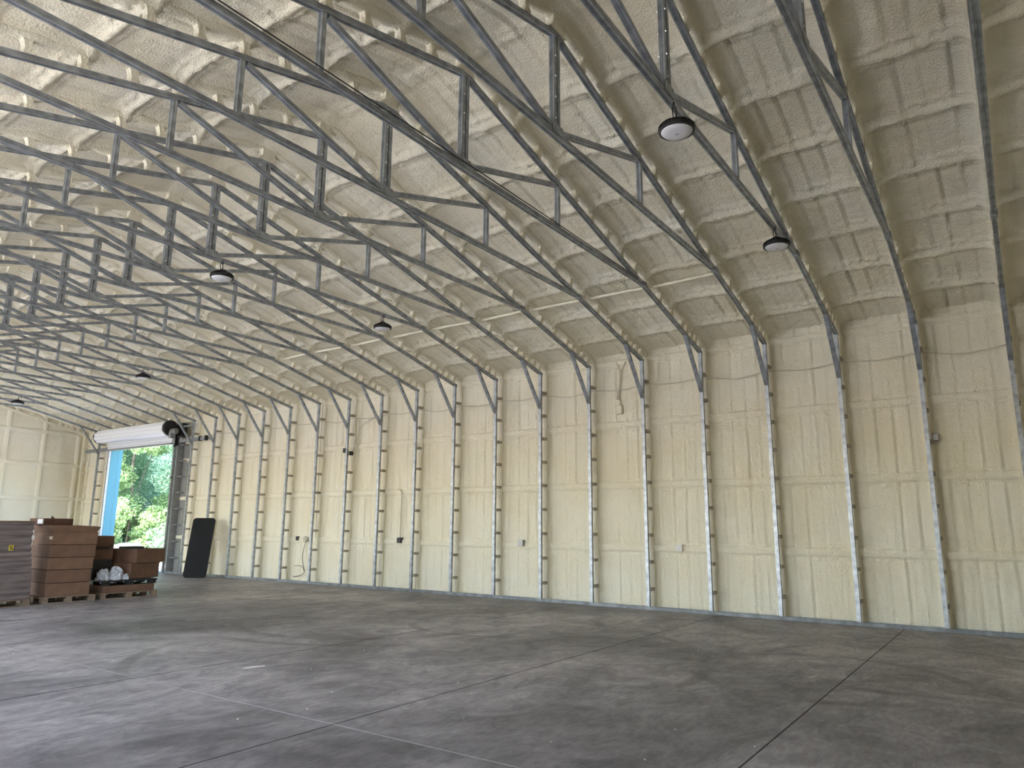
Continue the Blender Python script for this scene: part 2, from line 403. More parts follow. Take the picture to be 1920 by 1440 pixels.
struct(b.build('wall_far_skin', M['teal']))
# left wall (beside the viewer) with unseen openings, the near one added to even out the light, and the near gable
b = MB(); xa, xb = XL-.34, XL-.26; ys = [YN]+[v for o in LEFT_OPEN for v in o]+[YF+.1]
for k in range(0, len(ys), 2): b.box((xa, ys[k], 0), (xb, ys[k+1], 5.2))
for a, c in LEFT_OPEN: b.box((xa, a, 4.2), (xb, c, 5.2))
struct(b.build('wall_left', M['foam']))
b = MB(); b.box((XL-.3, YN-.1, 0), (W+.4, YN, 5.2)); b.add([(XL-.4, YN-.05, 5.2), (W+.4, YN-.05, 5.2), (XR, YN-.05, 7.1)], [(0, 2, 1)])
struct(b.build('wall_near', M['foam']))

# base channel along the right wall
b = MB(); prof = [(-.055, 0), (.055, 0), (.055, .065), (.045, .065), (.045, .012), (-.045, .012), (-.045, .065), (-.055, .065)]
for ya, yb in ((YN, 22.60), (27.16, YF-.1)):
    b.box((W-.045, ya, 0), (W+.26, yb, .030)); b.box((W-.045, ya, .030), (W-.038, yb, .060))
struct(b.build('baseboard_right', mat('dull_base_channel', (.20, .215, .23), .6, .3, noise=(6, .3))))

# ------------------------------------------------------------------ steel frames
TW, TH = .064, .058
def tubeprof(w=TW, h=TH, g=.008):
    a, c = w/2, h/2
    return [(-a, -c), (-a*.55, -c), (-a*.45, -c+g), (-a*.12, -c+g), (0, -c), (a*.12, -c+g), (a*.45, -c+g), (a*.55, -c), (a, -c),
            (a, -c*.3), (a-g*.6, -c*.1), (a-g*.6, c*.3), (a, c*.5), (a, c), (-a, c), (-a, c*.5), (-a+g*.6, c*.3), (-a+g*.6, -c*.1), (-a, -c*.3)]
PROF = tubeprof(); PROFS = tubeprof(.062, .052, .006)
ZC = 5.490
def member(name, p0, p1, upv, parent, prof=PROF, m=None):
    return MB().sweep(prof, p0, p1, upv).build(name, m or M['steel'], parent)
def foam_rib(seed, full=True):
    """lumpy foam over the outer chord, from the floor up the wall and along the roof to the far eave"""
    rnd = random.Random(seed); path = []
    n = 85
    for i in range(n): z = .04+(4.96-.04)*i/(n-1); path.append((Vector((W+.225, 0, z)), Vector((-1, 0, 0))))
    path.append((Vector((W+.17, 0, 5.0)), Vector((-.8, 0, -.6))))
    L = W-XR; n = 130
    for i in range(n+1):
        x = W+.08-(L+.08)*i/n; path.append((Vector((x, 0, ZE+SL*(W-x)+.245/CN)), Vector((-SL, 0, -1)).normalized()))
    for i in range(1, n+1):
        x = XR-(L)*i/n; path.append((Vector((x, 0, ZE+SL*(x-XL)+.245/CN)), Vector((SL, 0, -1)).normalized()))
    ring = 10; vs = []; fs = []; ph = [rnd.uniform(0, 6) for _ in range(6)]
    for i, (p, inn) in enumerate(path):
        s_ = i*.057; wall = i < 86
        a = (.052 if wall else .060)*(1+.13*math.sin(s_*5+ph[0])+.10*math.sin(s_*13+ph[1])+rnd.uniform(-.05, .05))
        c = (.050 if wall else .066)*(1+.16*math.sin(s_*7+ph[2])+.12*math.sin(s_*17+ph[3])+rnd.uniform(-.06, .06))
        for k in range(ring):
            t = 2*PI*k/ring; cu, cv = math.cos(t), math.sin(t)
            cu = math.copysign(abs(cu)**.6, cu); cv = math.copysign(abs(cv)**.6, cv)
            vs.append(p+Vector((0, 1, 0))*(cu*a)+inn*(cv*c))
    for i in range(len(path)-1):
        for k in range(ring): fs.append((i*ring+k, i*ring+(k+1) % ring, (i+1)*ring+(k+1) % ring, (i+1)*ring+k))
    fs += [tuple(range(ring)), tuple(range((len(path)-1)*ring, len(path)*ring))[::-1]]
    return MB().add(vs, fs)
def rib_roof_only(seed):
    b = foam_rib(seed); ring = 10; cut = 84
    b.v = b.v[cut*ring:]; b.f = [tuple(i-cut*ring for i in f) for f in b.f if min(f) >= cut*ring]
    b.f.append(tuple(range(ring))[::-1]); return b
WEBS = [.10, .32, .54, .76, .98]+[1.48+.5*k for k in range(12)]
SPACERS = [.37+.507*k for k in range(9)]
def lumpbox(c, ax, ay, az, hx, hy, hz, rnd, sub=3):
    """foam-coated block: box with slightly swollen, uneven faces"""
    b = MB(); n = sub; vs = []; idx = {}
    c = Vector(c)
    def vid(i, j_, k):
        key = (i, j_, k)
        if key not in idx:
            u, v, w_ = (2*i/n-1), (2*j_/n-1), (2*k/n-1)
            sw = 1+.10*rnd.uniform(-1, 1); flare = 1+.45*abs(w_)**3
            idx[key] = len(vs); vs.append(c+ax*(u*hx*sw*flare)+ay*(v*hy*sw)+az*(w_*hz))
        return idx[key]
    fs = []
    for a in range(n):
        for d in range(n):
            fs += [(vid(a, d, 0), vid(a, d+1, 0), vid(a+1, d+1, 0), vid(a+1, d, 0)), (vid(a, d, n), vid(a+1, d, n), vid(a+1, d+1, n), vid(a, d+1, n)),
                   (vid(a, 0, d), vid(a+1, 0, d), vid(a+1, 0, d+1), vid(a, 0, d+1)), (vid(a, n, d), vid(a, n, d+1), vid(a+1, n, d+1), vid(a+1, n, d)),
                   (vid(0, a, d), vid(0, a, d+1), vid(0, a+1, d+1), vid(0, a+1, d)), (vid(n, a, d), vid(n, a+1, d), vid(n, a+1, d+1), vid(n, a, d+1))]
    return b.add(vs, fs)

def make_frame(kind, seed):
    """kind: 'full' (post and brace), 'door' (no post), 'end' (all foam, no chord)"""
    root = empty('steel_frame'); rnd = random.Random(seed); end = kind == 'end'
    ms = M['foam'] if end else M['steel']
    rz_ = lambda x: zr(x)+.012
    if kind != 'door':
        if end: member('post', (W+.0, 0, .06), (W+.0, 0, ZE), (-1, 0, 0), root, m=ms)
        else:
            member('post', (W, 0, .032), (W, 0, ZE-.01), (-1, 0, 0), root)
        for z in SPACERS:
            MB().box((W+.028, -.052, z-.030), (W+.20, .030, z+.030)).build('spacer', M['foamy'] if not end else M['foam'], root, bevel=.004)
    xe = W+.05 if kind != 'door' else W-.02
    member('rafter', (xe, 0, rz_(W)-SL*(xe-W)), (XR, 0, rz_(XR)), (0, 0, 1), root, m=ms)
    member('rafter', (XR, 0, rz_(XR)), (XL-.2, 0, rz_(XL)-SL*.2), (0, 0, 1), root, m=ms)
    # webs between inner and outer chord
    for sg in (1, -1):
        for s_ in WEBS:
            x = W-s_*CN if sg > 0 else XL+s_*CN
            ax = Vector((-sg, 0, SL)).normalized(); nz = Vector((sg*SL, 0, 1)).normalized()
            c = Vector((x, 0, zr(x)+.012))+nz*.115
            lumpbox(c, ax, Vector((0, 1, 0)), nz, .036, .042, .086, rnd).build('rafter_web', M['foam'], root, smooth=False)
    if not end:
        if kind == 'full':
            d = Vector((12.389-W, 0, 5.025-4.093)); d.normalize()
            member('knee_brace', Vector((W-.012, 0, 4.075))-d*.0, Vector((12.389, 0, 5.03))+d*.01, (-1, 0, 0), root, prof=tubeprof(.070, .042, .004))
        member('bottom_chord', (10.60, 0, ZC), (2*XR-10.60, 0, ZC), (0, 0, 1), root)
        for sg in (1, -1):
            X = lambda x: x if sg > 0 else 2*XR-x
            zt = zr(7.854)
            member('web_strut', (X(7.854), 0, ZC+.03), (X(7.854), 0, zt-.02), (1, 0, 0), root, prof=PROFS)
            member('diagonal_strut', (X(7.80), 0, zt-.03), (X(5.90), 0, ZC+.06), (0, 0, 1), root, prof=PROFS)
        kp = MB(); kp.sweep(PROFS, (XR-.034, 0, ZC+.028), (XR-.034, 0, zr(XR)+.02), (1, 0, 0)); kp.sweep(PROFS, (XR+.034, 0, ZC+.028), (XR+.034, 0, zr(XR)+.02), (1, 0, 0))
        king = kp.build('king_post', M['steel'], root)
        for z in (5.66, 5.90, 6.14, 6.38): MB().lathe([(.012, -.042), (.012, .042)], (XR-.034, 0, z), 6, 'Y').build('bolt', M['bolt'], king)
        MB().box((XR-.10, -.041, ZC+.0), (XR+.10, .041, ZC+.10)).build('gusset_plate', M['steel'], root)
        for x in (10.60, 2*XR-10.60): MB().box((x-.09, -.042, ZC-.035), (x+.05, .042, ZC+.04)).build('end_clip', M['steel'], root)
        # foam lump where the ridge splice meets the roof
        lumpbox((XR, 0, zr(XR)+.15), Vector((1, 0, 0)), Vector((0, 1, 0)), Vector((0, 0, 1)), .10, .052, .13, rnd, 4).build('ridge_foam', M['foam'], root)
    (rib_roof_only(seed) if kind == 'door' else foam_rib(seed)).build('foam_rib', M['foam'], root, smooth=True)
    return root

ORD = ['first', 'second', 'third', 'fourth', 'fifth', 'sixth', 'seventh', 'eighth', 'ninth', 'tenth', 'eleventh', 'twelfth', 'thirteenth',
       'fourteenth', 'fifteenth', 'sixteenth', 'seventeenth', 'eighteenth', 'nineteenth', 'twentieth']
protos = {'fa': make_frame('full', 11), 'fb': make_frame('full', 23), 'door': make_frame('door', 31), 'end': make_frame('end', 41)}
TREE = family(None); used = set()
LAB = {-1: 'steel truss frame cut by the right photo edge, its post rightmost of all',
       0: 'steel truss frame at far right whose post carries a small junction box',
       1: 'steel truss frame from whose bottom chord the two nearest round lights hang',
       2: 'steel truss frame directly behind the one carrying the two nearest round lights',
       3: 'steel truss frame right of the white duplex outlet, thin cable along its chord',
       4: 'steel truss frame between the white duplex outlet and the foam-smeared high box',
       5: 'steel truss frame just left of the foam-smeared box high on the wall',
       6: 'steel truss frame just right of the grey mid-wall outlet box',
       7: 'steel truss frame just left of the grey mid-wall outlet box, carrying two lights',
       8: 'steel truss frame second to the left of the grey mid-wall outlet box',
       9: 'steel truss frame just right of the dark box below a vertical conduit',
       10: 'steel truss frame just left of the dark box below a vertical conduit',
       11: 'steel truss frame with black fittings and looping cable on its post',
       12: 'steel truss frame just right of the dangling black cable and loose wiring',
       13: 'steel truss frame just left of the dangling black cable on the wall',
       14: 'steel truss frame second post left of the dangling cable, carrying a far light',
       15: 'steel truss frame standing first to the right of the leaning black panel',
       16: 'steel truss frame whose post is half hidden by the leaning black panel',
       17: 'steel truss frame right of the roll-up door, its brace beside the door motor',
       18: 'steel truss frame without wall post, rightmost of four over the roll-up door',
       19: 'steel truss frame without wall post, second from right over the roll-up door',
       20: 'steel truss frame without wall post, over the door, carrying the farthest light',
       21: 'steel truss frame without wall post, leftmost of four over the roll-up door',
       22: 'steel truss frame with a braced post just left of the roll-up door',
       23: 'foam-covered end frame against the far gable wall, with no bottom chord'}
for i in range(-1, 24):
    key = 'end' if i == 23 else 'door' if 18 <= i <= 21 else ('fa' if i % 2 else 'fb')
    p = protos[key]
    if key in used: o = copy_tree(p, TREE)
    else: o = p; used.add(key)
    o.location = (0, fy(i), 0); tag(o, LAB[i], 'roof frame', 'steel truss frames set side by side along the hall')

# ------------------------------------------------------------------ high bay lights
def make_light():
    r = empty('high_bay_light')
    h = MB(); h.lathe([(.030, .115), (.045, .112), (.050, .075), (.105, .060), (.150, .038), (.168, .012), (.170, -.010), (.150, -.014)], (0, 0, 0), 40)
    for k in range(28):
        t = 2*PI*k/28; c, s_ = math.cos(t), math.sin(t); q = .004
        pts = [(.06, .058), (.06, .10), (.15, .052), (.172, .03), (.172, .0), (.15, .03)]
        vs = [(c*a-s_*q, s_*a+c*q, z) for a, z in pts]+[(c*a+s_*q, s_*a-c*q, z) for a, z in pts]; n = len(pts)
        h.add(vs, [tuple(range(n)), tuple(range(n, 2*n))[::-1]]+[(i, n+i, n+(i+1) % n, (i+1) % n) for i in range(n)])
    h.build('housing', M['black'], r)
    MB().lathe([(.146, -.012), (.168, -.010), (.169, -.018), (.150, -.021), (.146, -.016)], (0, 0, 0), 48, cap=False).build('rim', M['black'], r, smooth=True)
    MB().lathe([(.001, -.046), (.08, -.044), (.130, -.036), (.150, -.018), (.150, -.010)], (0, 0, 0), 48, cap=False).build('lens', M['lens'], r, smooth=True)
    MB().lathe([(.001, -.050), (.016, -.049), (.020, -.045), (.001, -.042)], (0, 0, 0), 6, cap=False).build('lens_centre', M['lensmark'], r)
    hk = MB(); hk.tube([(.018*math.cos(t), 0, .135+.018*math.sin(t)) for t in [2*PI*k/12 for k in range(12)]], .005, 6, True)
    hk.tube([(-.03, 0, .10), (0, 0, .12), (.03, 0, .10)], .006, 6); hk.build('hook', M['black'], r)
    ch = MB(); z = .158; k = 0; top = .245
    while z < top:
        a = k % 2; ch.tube([((.008*math.cos(t)) if a else 0, 0 if a else .008*math.cos(t), z+.014*math.sin(t)) for t in [2*PI*q/8 for q in range(8)]], .003, 5, True); z += .021; k += 1
    ch.build('chain', M['black'], r)
    cd_ = MB(); cd_.tube([(.02, .0, .11), (.05, .01, .15), (.04, .02, .18), (.01, .03, .20), (-.04, .04, .215), (-.09, .045, .20)], .006, 6)
    cd_.tube([(-.10+.030*math.cos(t), .045, .195+.030*math.sin(t)) for t in [2*PI*q/12 for q in range(12)]], .006, 5, True)
    cd_.build('power_cord', M['black'], r)
    return r
lp = make_light(); LT = family(None); first = True
for x, i, lab in ((5.98, 1, 'nearest round black high-bay light, large, hanging by the king post at upper right'),
                  (9.42, 1, 'round black high-bay light hanging low near the right wall brace, second nearest'),
                  (6.01, 7, 'round black high-bay light at left centre, seen from below among the trusses'),
                  (9.43, 7, 'round black high-bay light in the middle of the photo, near the wall side'),
                  (9.40, 14, 'small far high-bay light with white lens, above and right of the roll-up door'),
                  (9.36, 20, 'farthest high-bay light, tiny with white lens, near the gable at the left edge')):
    o = lp if first else copy_tree(lp, LT); first = False
    o.location = (x, fy(i)-.02, ZC-.031-.235); o.rotation_euler = (0, 0, .6 if i == 1 else .2*i)
    tag(o, lab, 'ceiling light', 'round high-bay lights hung from the trusses')

# ------------------------------------------------------------------ cables, conduits and boxes
def cable(name, pts, r, m, label, cat='cable', n=6):
    # smooth the points with Catmull-Rom
    P_ = [Vector(p) for p in pts]; out = []
    for i in range(len(P_)-1):
        a, b_, c, d = P_[max(i-1, 0)], P_[i], P_[i+1], P_[min(i+2, len(P_)-1)]
        for k in range(4):
            t = k/4; out.append(.5*((2*b_)+(c-a)*t+(2*a-5*b_+4*c-d)*t*t+(3*b_-a-3*c+d)*t**3))
    out.append(P_[-1]); return tag(MB().tube(out, r, n).build(name, m, smooth=True), label, cat)
pts = []
for i in range(-1, 17):
    z0 = 4.37-.01*(i % 3); pts += [(W+.115, fy(i), z0), (W+.16, fy(i)+S*.5, z0-.035-.03*((i*7) % 3)/2)]
cable('wall_cable', pts, .008, M['wire'], 'long foam-dusted cable strung from post to post high along the right wall')
cable('truss_cable', [(2.0, fy(3)-.05, 5.525), (5.3, fy(3)-.05, 5.535), (8, fy(3)-.05, 5.525), (10.3, fy(3)-.05, 5.50)], .007, M['darkwire'],
      'thin dark cable running along the bottom chord of a near truss')
for i in range(2, 11):
    a, c = fy(i)+.06, fy(i+1)-.06; dx = .03*math.sin(i*2.3)
    o = cable('foam_pipe', [(10.86+dx, a, zr(10.86)+.13), (10.84, (a+c)/2, zr(10.86)+.12), (10.85-dx, c, zr(10.86)+.12)], .028, M['foam'],
              'foam-coated pipe length between frames above the chord ends, %s counted from the right' % ORD[i-2], 'pipe')
    o['group'] = 'foam-coated pipe lengths along the roof'
XW = W+.25
def outlet(name, y, z, m, label, sz=.055, depth=.06, face=None):
    r = empty(name, (XW, y, z)); MB().box((-depth, -sz, -sz*1.05), (.06, sz, sz*1.05)).build('box', m, r, bevel=.004)
    if face == 'duplex':
        MB().box((-depth-.006, -sz*1.0, -sz*1.15), (-depth, sz*1.0, sz*1.15)).build('cover_plate', M['paper'], r, bevel=.003)
        q = MB()
        for s_ in (-1, 1): q.box((-depth-.010, -.022, s_*.026-.016), (-depth-.005, .022, s_*.026+.016))
        q.build('socket', M['outlet'], r)
    elif face == 'plain':
        MB().box((-depth-.005, -sz*1.05, -sz*1.1), (-depth, sz*1.05, sz*1.1)).build('cover_plate', m, r, bevel=.002)
    return tag(r, label, 'electrical box')
outlet('duplex_outlet', 5.40, 1.151, M['paper'], 'white duplex outlet on the wall rail, rightmost of the low wall boxes', .055, .06, 'duplex')
outlet('outlet_box', 9.05, 1.176, M['outlet'], 'grey square outlet box on the wall rail in the middle of the wall', .062, .07, 'plain')
outlet('outlet_box', 12.70, 1.175, M['blackplastic'], 'dark outlet box on the wall rail at the foot of a vertical conduit', .060, .05, 'plain')
cable('conduit', [(XW-.02, 12.69, 1.24), (XW-.02, 12.69, 1.8), (XW-.02, 12.68, 2.3), (XW-.02, 12.74, 2.40), (XW, 12.86, 2.44)], .014, M['wire'], 'thin vertical conduit rising from the dark outlet box', 'conduit')
outlet('outlet_box', 6.64, 4.07, M['foam'], 'foam-smeared box high on the wall below forked cables', .055, .05)
MB_ = lumpbox((XW+.0, 6.62, 3.92), Vector((1, 0, 0)), Vector((0, 1, 0)), Vector((0, 0, 1)), .03, .07, .09, random.Random(2), 5).build('foam_smear', M['foam'], smooth=True)
tag(MB_, 'lump of foam stuck to the wall just under the foam-smeared box', 'foam lump')
fc = empty('forked_cable', (XW, 6.6, 4.13))
for q in ([(0, .06, .0), (-.02, 0, .3), (-.02, -.03, .6), (0, .06, .80)], [(0, .02, 0), (-.02, -.02, .35), (-.02, -.06, .62), (0, -.16, .80)]):
    MB().tube([Vector(p) for p in q], .012, 6).build('cable', M['wire'], fc, smooth=True)
tag(fc, 'two foam-dusted cables forking upwards from the high foam-smeared box', 'cable')
outlet('junction_box', 1.0, 2.98, M['outlet'], 'small grey junction box beside the post near the right edge, wires above it', .05, .09)
cable('box_cable', [(XW-.12, 1.0, 3.04), (XW-.13, .99, 3.25), (XW-.13, .97, 3.5), (XW-.14, .99, 3.8), (XW-.12, .94, 4.1), (XW-.14, .99, 4.3)], .006, M['wire'], 'thin wires climbing from the junction box near the right edge')
b = MB(); b.box((W-.055, fy(11)+.03, 3.42), (W+.03, fy(11)+.10, 3.54)); tag(b.build('cable_clamp', M['blackplastic'], bevel=.006), 'black clamp high on the post with looping cable', 'fitting')
b = MB(); b.box((W+.03, fy(11)-.075, 3.36), (W+.16, fy(11)+.0, 3.46)); tag(b.build('switch_box', M['blackplastic'], bevel=.006), 'small dark fitting beside the black clamp on the post', 'fitting')
cable('looping_cable', [(W+.12, fy(11)-.05, 3.45), (W+.18, fy(11)-.14, 3.7), (W+.2, fy(11)-.2, 4.0), (W+.2, fy(11)-.35, 4.18), (W+.2, fy(11)-.7, 4.30), (W+.15, fy(11)-1.05, 4.36)], .009, M['wire'], 'cable looping from the post with black fittings up to its neighbour on the right')
cable('drop_cable', [(W+.2, fy(11)-.13, 4.37), (W+.22, fy(11)-.20, 4.25), (W+.2, fy(11)-.18, 3.9), (W+.18, fy(11)-.16, 3.4), (W+.2, fy(11)-.14, 2.9), (W+.2, fy(11)-.12, 2.45)], .009, M['wire'], 'cable dropping down behind the post with black fittings')
# open wiring and dangling cable
b = MB(); b.box((XW-.03, 16.55, 1.11), (XW+.05, 16.64, 1.22)); tag(b.build('open_switch_box', M['blackplastic'], bevel=.004), 'small black open switch box left of the loose wiring', 'electrical box')
wc = empty('wire_bundle', (XW, 16.13, 1.15))
for k in range(5):
    rr = .035+.010*k; MB().tube([(-.03-.01*k, rr*1.3*math.cos(t)+.01*k, rr*math.sin(t)) for t in [2*PI*q/14 for q in range(14)]], .004, 5, True).build('wire_loop', M['wire'] if k % 2 else M['darkwire'], wc)
MB().tube([(-.02, .06, .0), (-.03, .2, .04), (-.02, .32, .0), (-.01, .44, .02)], .004, 5).build('wire_lead', M['paper'], wc)
tag(wc, 'coiled bundle of loose wires on the wall rail', 'wires')
cable('dangling_cable', [(XW-.03, 16.18, 1.12), (XW-.04, 16.27, .85), (XW-.05, 16.27, .6), (XW-.06, 16.20, .42), (XW-.06, 16.15, .28), (XW-.07, 16.30, .18), (XW-.06, 16.60, .14)], .009, M['darkwire'], 'black cable dangling from the wire bundle and curling above the floor')
cable('cable_tail', [(XW-.06, 16.17, .30), (XW-.04, 16.24, .38), (XW-.03, 16.4, .44), (XW-.02, 16.62, .42)], .006, M['darkwire'], 'thin curved offshoot beside the dangling black cable')
cable('wall_conduit', [(XW, fy(12)+.14, 4.95), (XW, fy(12)+.15, 3.5), (XW, fy(12)+.14, 2.4), (XW, fy(12)+.13, 1.2)], .011, M['wire'], 'foam-dusted conduit running down the wall to the wire bundle', 'conduit')

# ------------------------------------------------------------------ roll-up door
D0, D1, DH = 22.80, 27.02, 4.20
dr = struct(empty('door_1', (W, (D0+D1)/2, 0)))
def P_(*a): return a
oy = -(D0+D1)/2
def dbox(name, lo, hi, m, bevel=.003, parent=None):
    return MB().box((lo[0], lo[1]+oy, lo[2]), (hi[0], hi[1]+oy, hi[2])).build(name, m, parent or dr, bevel=bevel)
M['galv'] = mat('bright_galvanized', (.30, .31, .33), .5, .6, noise=(8, .1))
M['greysheet'] = mat('bare_grey_sheet', (.26, .27, .26), .5, .3, noise=(2, .1))
for y in (D0-.06, D1): dbox('guide_track', (-.06, y, 0), (.02, y+.06, DH+.2), M['galv'])
# jamb posts with their spacers
for y, sg in ((D0-.30, -1), (D1+.06, 1)):
    dbox('jamb_post', (.02, y+.18 if sg < 0 else y+.09, 0), (.30, y+.24 if sg < 0 else y+.15, 4.7), M['galv'])
pn = dbox('jamb_sheet', (.26, D0-.42, .03), (.28, D0-.06, 4.15), M['greysheet'])
for k in range(8): dbox('jamb_clip', (.10, D0-.34, .45+.52*k), (.26, D0-.06, .49+.52*k), M['galv'])
dbox('jamb_trim', (.03, D1+.005, .0), (.44, D1+.075, 4.2), M['teal'])['label'] = 'bright teal metal jamb trim'
# header beam and its extension past the jambs
dbox('header_beam', (.06, D0-.30, DH+.03), (.28, D1+.3, DH+.19), M['foamy'])
dbox('header_stub', (-.02, D0-1.75, DH-.02), (.04, D0-.25, DH+.09), M['galv'])
dbox('header_stub', (-.02, D1+.05, DH-.05), (.04, D1+1.9, DH+.07), M['galv'])
for y in (D0-1.45, D0-1.78): dbox('stub_cap', (-.05, y, DH-.04), (.05, y+.06, DH+.12), M['black'])
# curtain rolled on its drum: ribbed lathe along Y
cx_, cz_, R_ = -.34, 4.62, .24
prof = []; n = 64
for k in range(n):
    t = 2*PI*k/n; rr = R_-(.026 if k % 8 in (0,) else 0)-(.012 if k % 8 in (1, 7) else 0); prof.append((cx_+rr*math.cos(t), cz_+rr*math.sin(t)))
vs = [(x, D0-.10+oy, z) for x, z in prof]+[(x, D1+.18+oy, z) for x, z in prof]
b = MB().add(vs, [(i, (i+1) % n, n+(i+1) % n, n+i) for i in range(n)]+[tuple(range(n))[::-1], tuple(range(n, 2*n))]); b.build('curtain_roll', M['drum'], dr)
b = MB(); b.lathe([(R_+.012, 0), (R_+.012, .02), (.03, .025)], (cx_, D1+.18+oy, cz_), 40, 'Y'); b.build('end_disc', M['black'], dr)
# hanging part of the curtain with slats
b = MB()
for k in range(3):
    z0, z1 = 4.16+.10*k, 4.255+.10*k; x = -.10-.012*k
    b.add([(x, D0+oy, z0), (x-.03, D0+oy, (z0+z1)/2), (x, D0+oy, z1), (x, D1+oy, z0), (x-.03, D1+oy, (z0+z1)/2), (x, D1+oy, z1), (x+.02, D0+oy, z0), (x+.02, D0+oy, z1), (x+.02, D1+oy, z0), (x+.02, D1+oy, z1)],
          [(0, 1, 4, 3), (1, 2, 5, 4), (6, 8, 9, 7), (0, 3, 8, 6), (2, 7, 9, 5), (0, 6, 7, 2, 1), (3, 4, 5, 9, 8)])
b.build('curtain', M['drum'], dr)
dbox('bottom_bar', (-.16, D0, 4.12), (-.05, D1, 4.17), M['greysheet'])
# head plate, motor, chain wheel
dbox('head_plate', (-.10, D0-.14, 4.08), (.02, D0-.11, 4.75), M['black'])
b = MB(); b.lathe([(.05, -.10), (.24, -.10), (.255, -.08), (.255, -.02), (.24, 0), (.05, 0)], (cx_, D0-.15+oy, cz_), 40, 'Y')
for k in range(24):
    t = 2*PI*k/24; c, s_ = math.cos(t), math.sin(t); b.box((cx_+c*.25-.012, D0-.25+oy, cz_+s_*.25-.012), (cx_+c*.25+.012, D0-.15+oy, cz_+s_*.25+.012))
b.build('chain_wheel', M['black'], dr)
mo = MB(); mo.lathe([(.08, -.30), (.095, -.28), (.095, -.02), (.08, 0)], (cx_+.02, D0-.26+oy, cz_-.12), 24, 'Y'); mo.build('motor', M['greysheet'], dr, smooth=True)
dbox('control_box', (-.10, D0-.52, 4.35), (.08, D0-.22, 4.80), M['black'], .01)
dbox('limit_box', (-.42, D0-.40, 4.28), (-.28, D0-.27, 4.50), M['greysheet'], .01)
dbox('motor_bracket', (-.08, D0-1.0, 4.66), (-.03, D0-.15, 4.71), M['steel'])
dbox('track_roller', (-.10, D0-.10, 4.03), (-.05, D0-.04, 4.10), M['black'])
dbox('track_stop', (-.09, D0-.09, 3.0), (-.06, D0-.04, 3.06), M['black'])
dbox('threshold', (-.02, D0-.3, .0), (.36, D1+.05, .018), M['greysheet'])

# foam returns either side of the doorway (close the wall's cut edge)
b = MB(); b.box((W+.27, 22.74, 0), (W+.34, 22.80, 4.24)); b.box((W+.27, 27.10, 0), (W+.34, 27.16, 4.24)); b.box((W+.27, 22.74, 4.21), (W+.34, 27.08, 4.27))
struct(b.build('trim_3', M['foam']))

# ------------------------------------------------------------------ pallets and cartons
def make_pallet(name, loc, rz, L, D, m, label):
    r = empty(name, loc, rz)
    for k in range(7):
        y = .045+k*(D-.09)/6; MB().box((0, y-.045, .107), (L, y+.045, .125)).build('deck_board', m, r)
    for x in (.05, L/2, L-.05):
        for y in (.07, D/2, D-.07): MB().box((x-.05, y-.07, .018), (x+.05, y+.07, .09)).build('block', m, r)
        MB().box((x-.05, 0, .09), (x+.05, D, .107)).build('stringer', m, r)
    for y in (.05, D/2, D-.05): MB().box((0, y-.05, 0), (L, y+.05, .018)).build('bottom_board', m, r)
    return tag(r, label, 'pallet', 'pallets under the stacked cartons')
A1 = math.radians(-6); A2 = math.radians(-4)
make_pallet('wooden_pallet', (5.25, 15.35, 0), math.radians(8), 1.13, 1.0, M['wood'], 'wooden pallet under the tall plastic-wrapped load, leftmost pallet')
make_pallet('wooden_pallet', (6.62, 15.60, 0), math.radians(-3), .96, 1.0, M['wood'], 'wooden pallet under the tall stack of wide cartons, middle pallet')
make_pallet('wooden_pallet', (7.72, 15.62, 0), math.radians(-2), 1.17, 1.0, M['wood'], 'low wooden pallet under the flat carton, rightmost pallet on the floor')

# wrapped load: leaning, ragged box with horizontal wrap folds
def wrapped_load():
    r = empty('wrapped_load', (5.25, 15.37, .127), math.radians(8))
    nz, ns = 60, 24; P = []; L, D, H = 1.12, .95, 1.43
    per = []
    for i in range(ns): per.append((L*i/ns, 0, 0, -1))
    for i in range(ns): per.append((L, D*i/ns, 1, 0))
    for i in range(ns): per.append((L-L*i/ns, D, 0, 1))
    for i in range(ns): per.append((0, D-D*i/ns, -1, 0))
    rnd = random.Random(5); vs = []; n = len(per)
    for k in range(nz+1):
        z = H*k/nz; lean = -.09*sstep(.45, 1.0, np.float64(z))-.02*math.exp(-((z-.5)/.15)**2)
        fold = .010*math.sin(z*55+1.5*math.sin(z*9))*(1 if z > .75 else .45)-.012*math.exp(-((z-.52)/.012)**2)
        for (x, y, nx, ny) in per:
            q = fold+.010*float(vn(np.float64(x*4+y*3), np.float64(z*9), 3))
            xx = x+nx*q+float(lean)*(x/L); vs.append((xx, y+ny*q, z+.012*math.sin(x*4)*(z > 1.38)))
    fs = [(k*n+i, k*n+(i+1) % n, (k+1)*n+(i+1) % n, (k+1)*n+i) for k in range(nz) for i in range(n)]
    fs += [tuple(range(n))[::-1], tuple(range(nz*n, nz*n+n))]
    MB().add(vs, fs).build('wrapped_cartons', M['wrap'], r)
    tp = MB()   # pale crinkled top sheet
    tp.box((-.01, -.012, H-.01), (L-.075, D+.01, H+.012)); tp.build('top_sheet', M['card2'], r)
    st = MB(); st.box((.62, -.028, .90), (.70, -.020, 1.0)); s_ = st.build('warning_sticker', M['yellow'], r)
    q = MB()
    q.box((.635, -.031, .915), (.645, -.027, .985)); q.box((.645, -.031, .975), (.685, -.027, .985)); q.box((.660, -.031, .935), (.672, -.027, .965)); q.box((.645, -.031, .915), (.685, -.027, .925)); q.box((.680, -.031, .925), (.688, -.027, .95))
    q.build('sticker_symbol', M['ink'], s_)
    MB().box((1.0, -.045, 1.10), (1.045, -.035, 1.17)).build('paper_tag', M['paper'], r)
    tag(r, 'tall load of cartons in grey stretch wrap with a small yellow sticker', 'wrapped load')
wrapped_load()

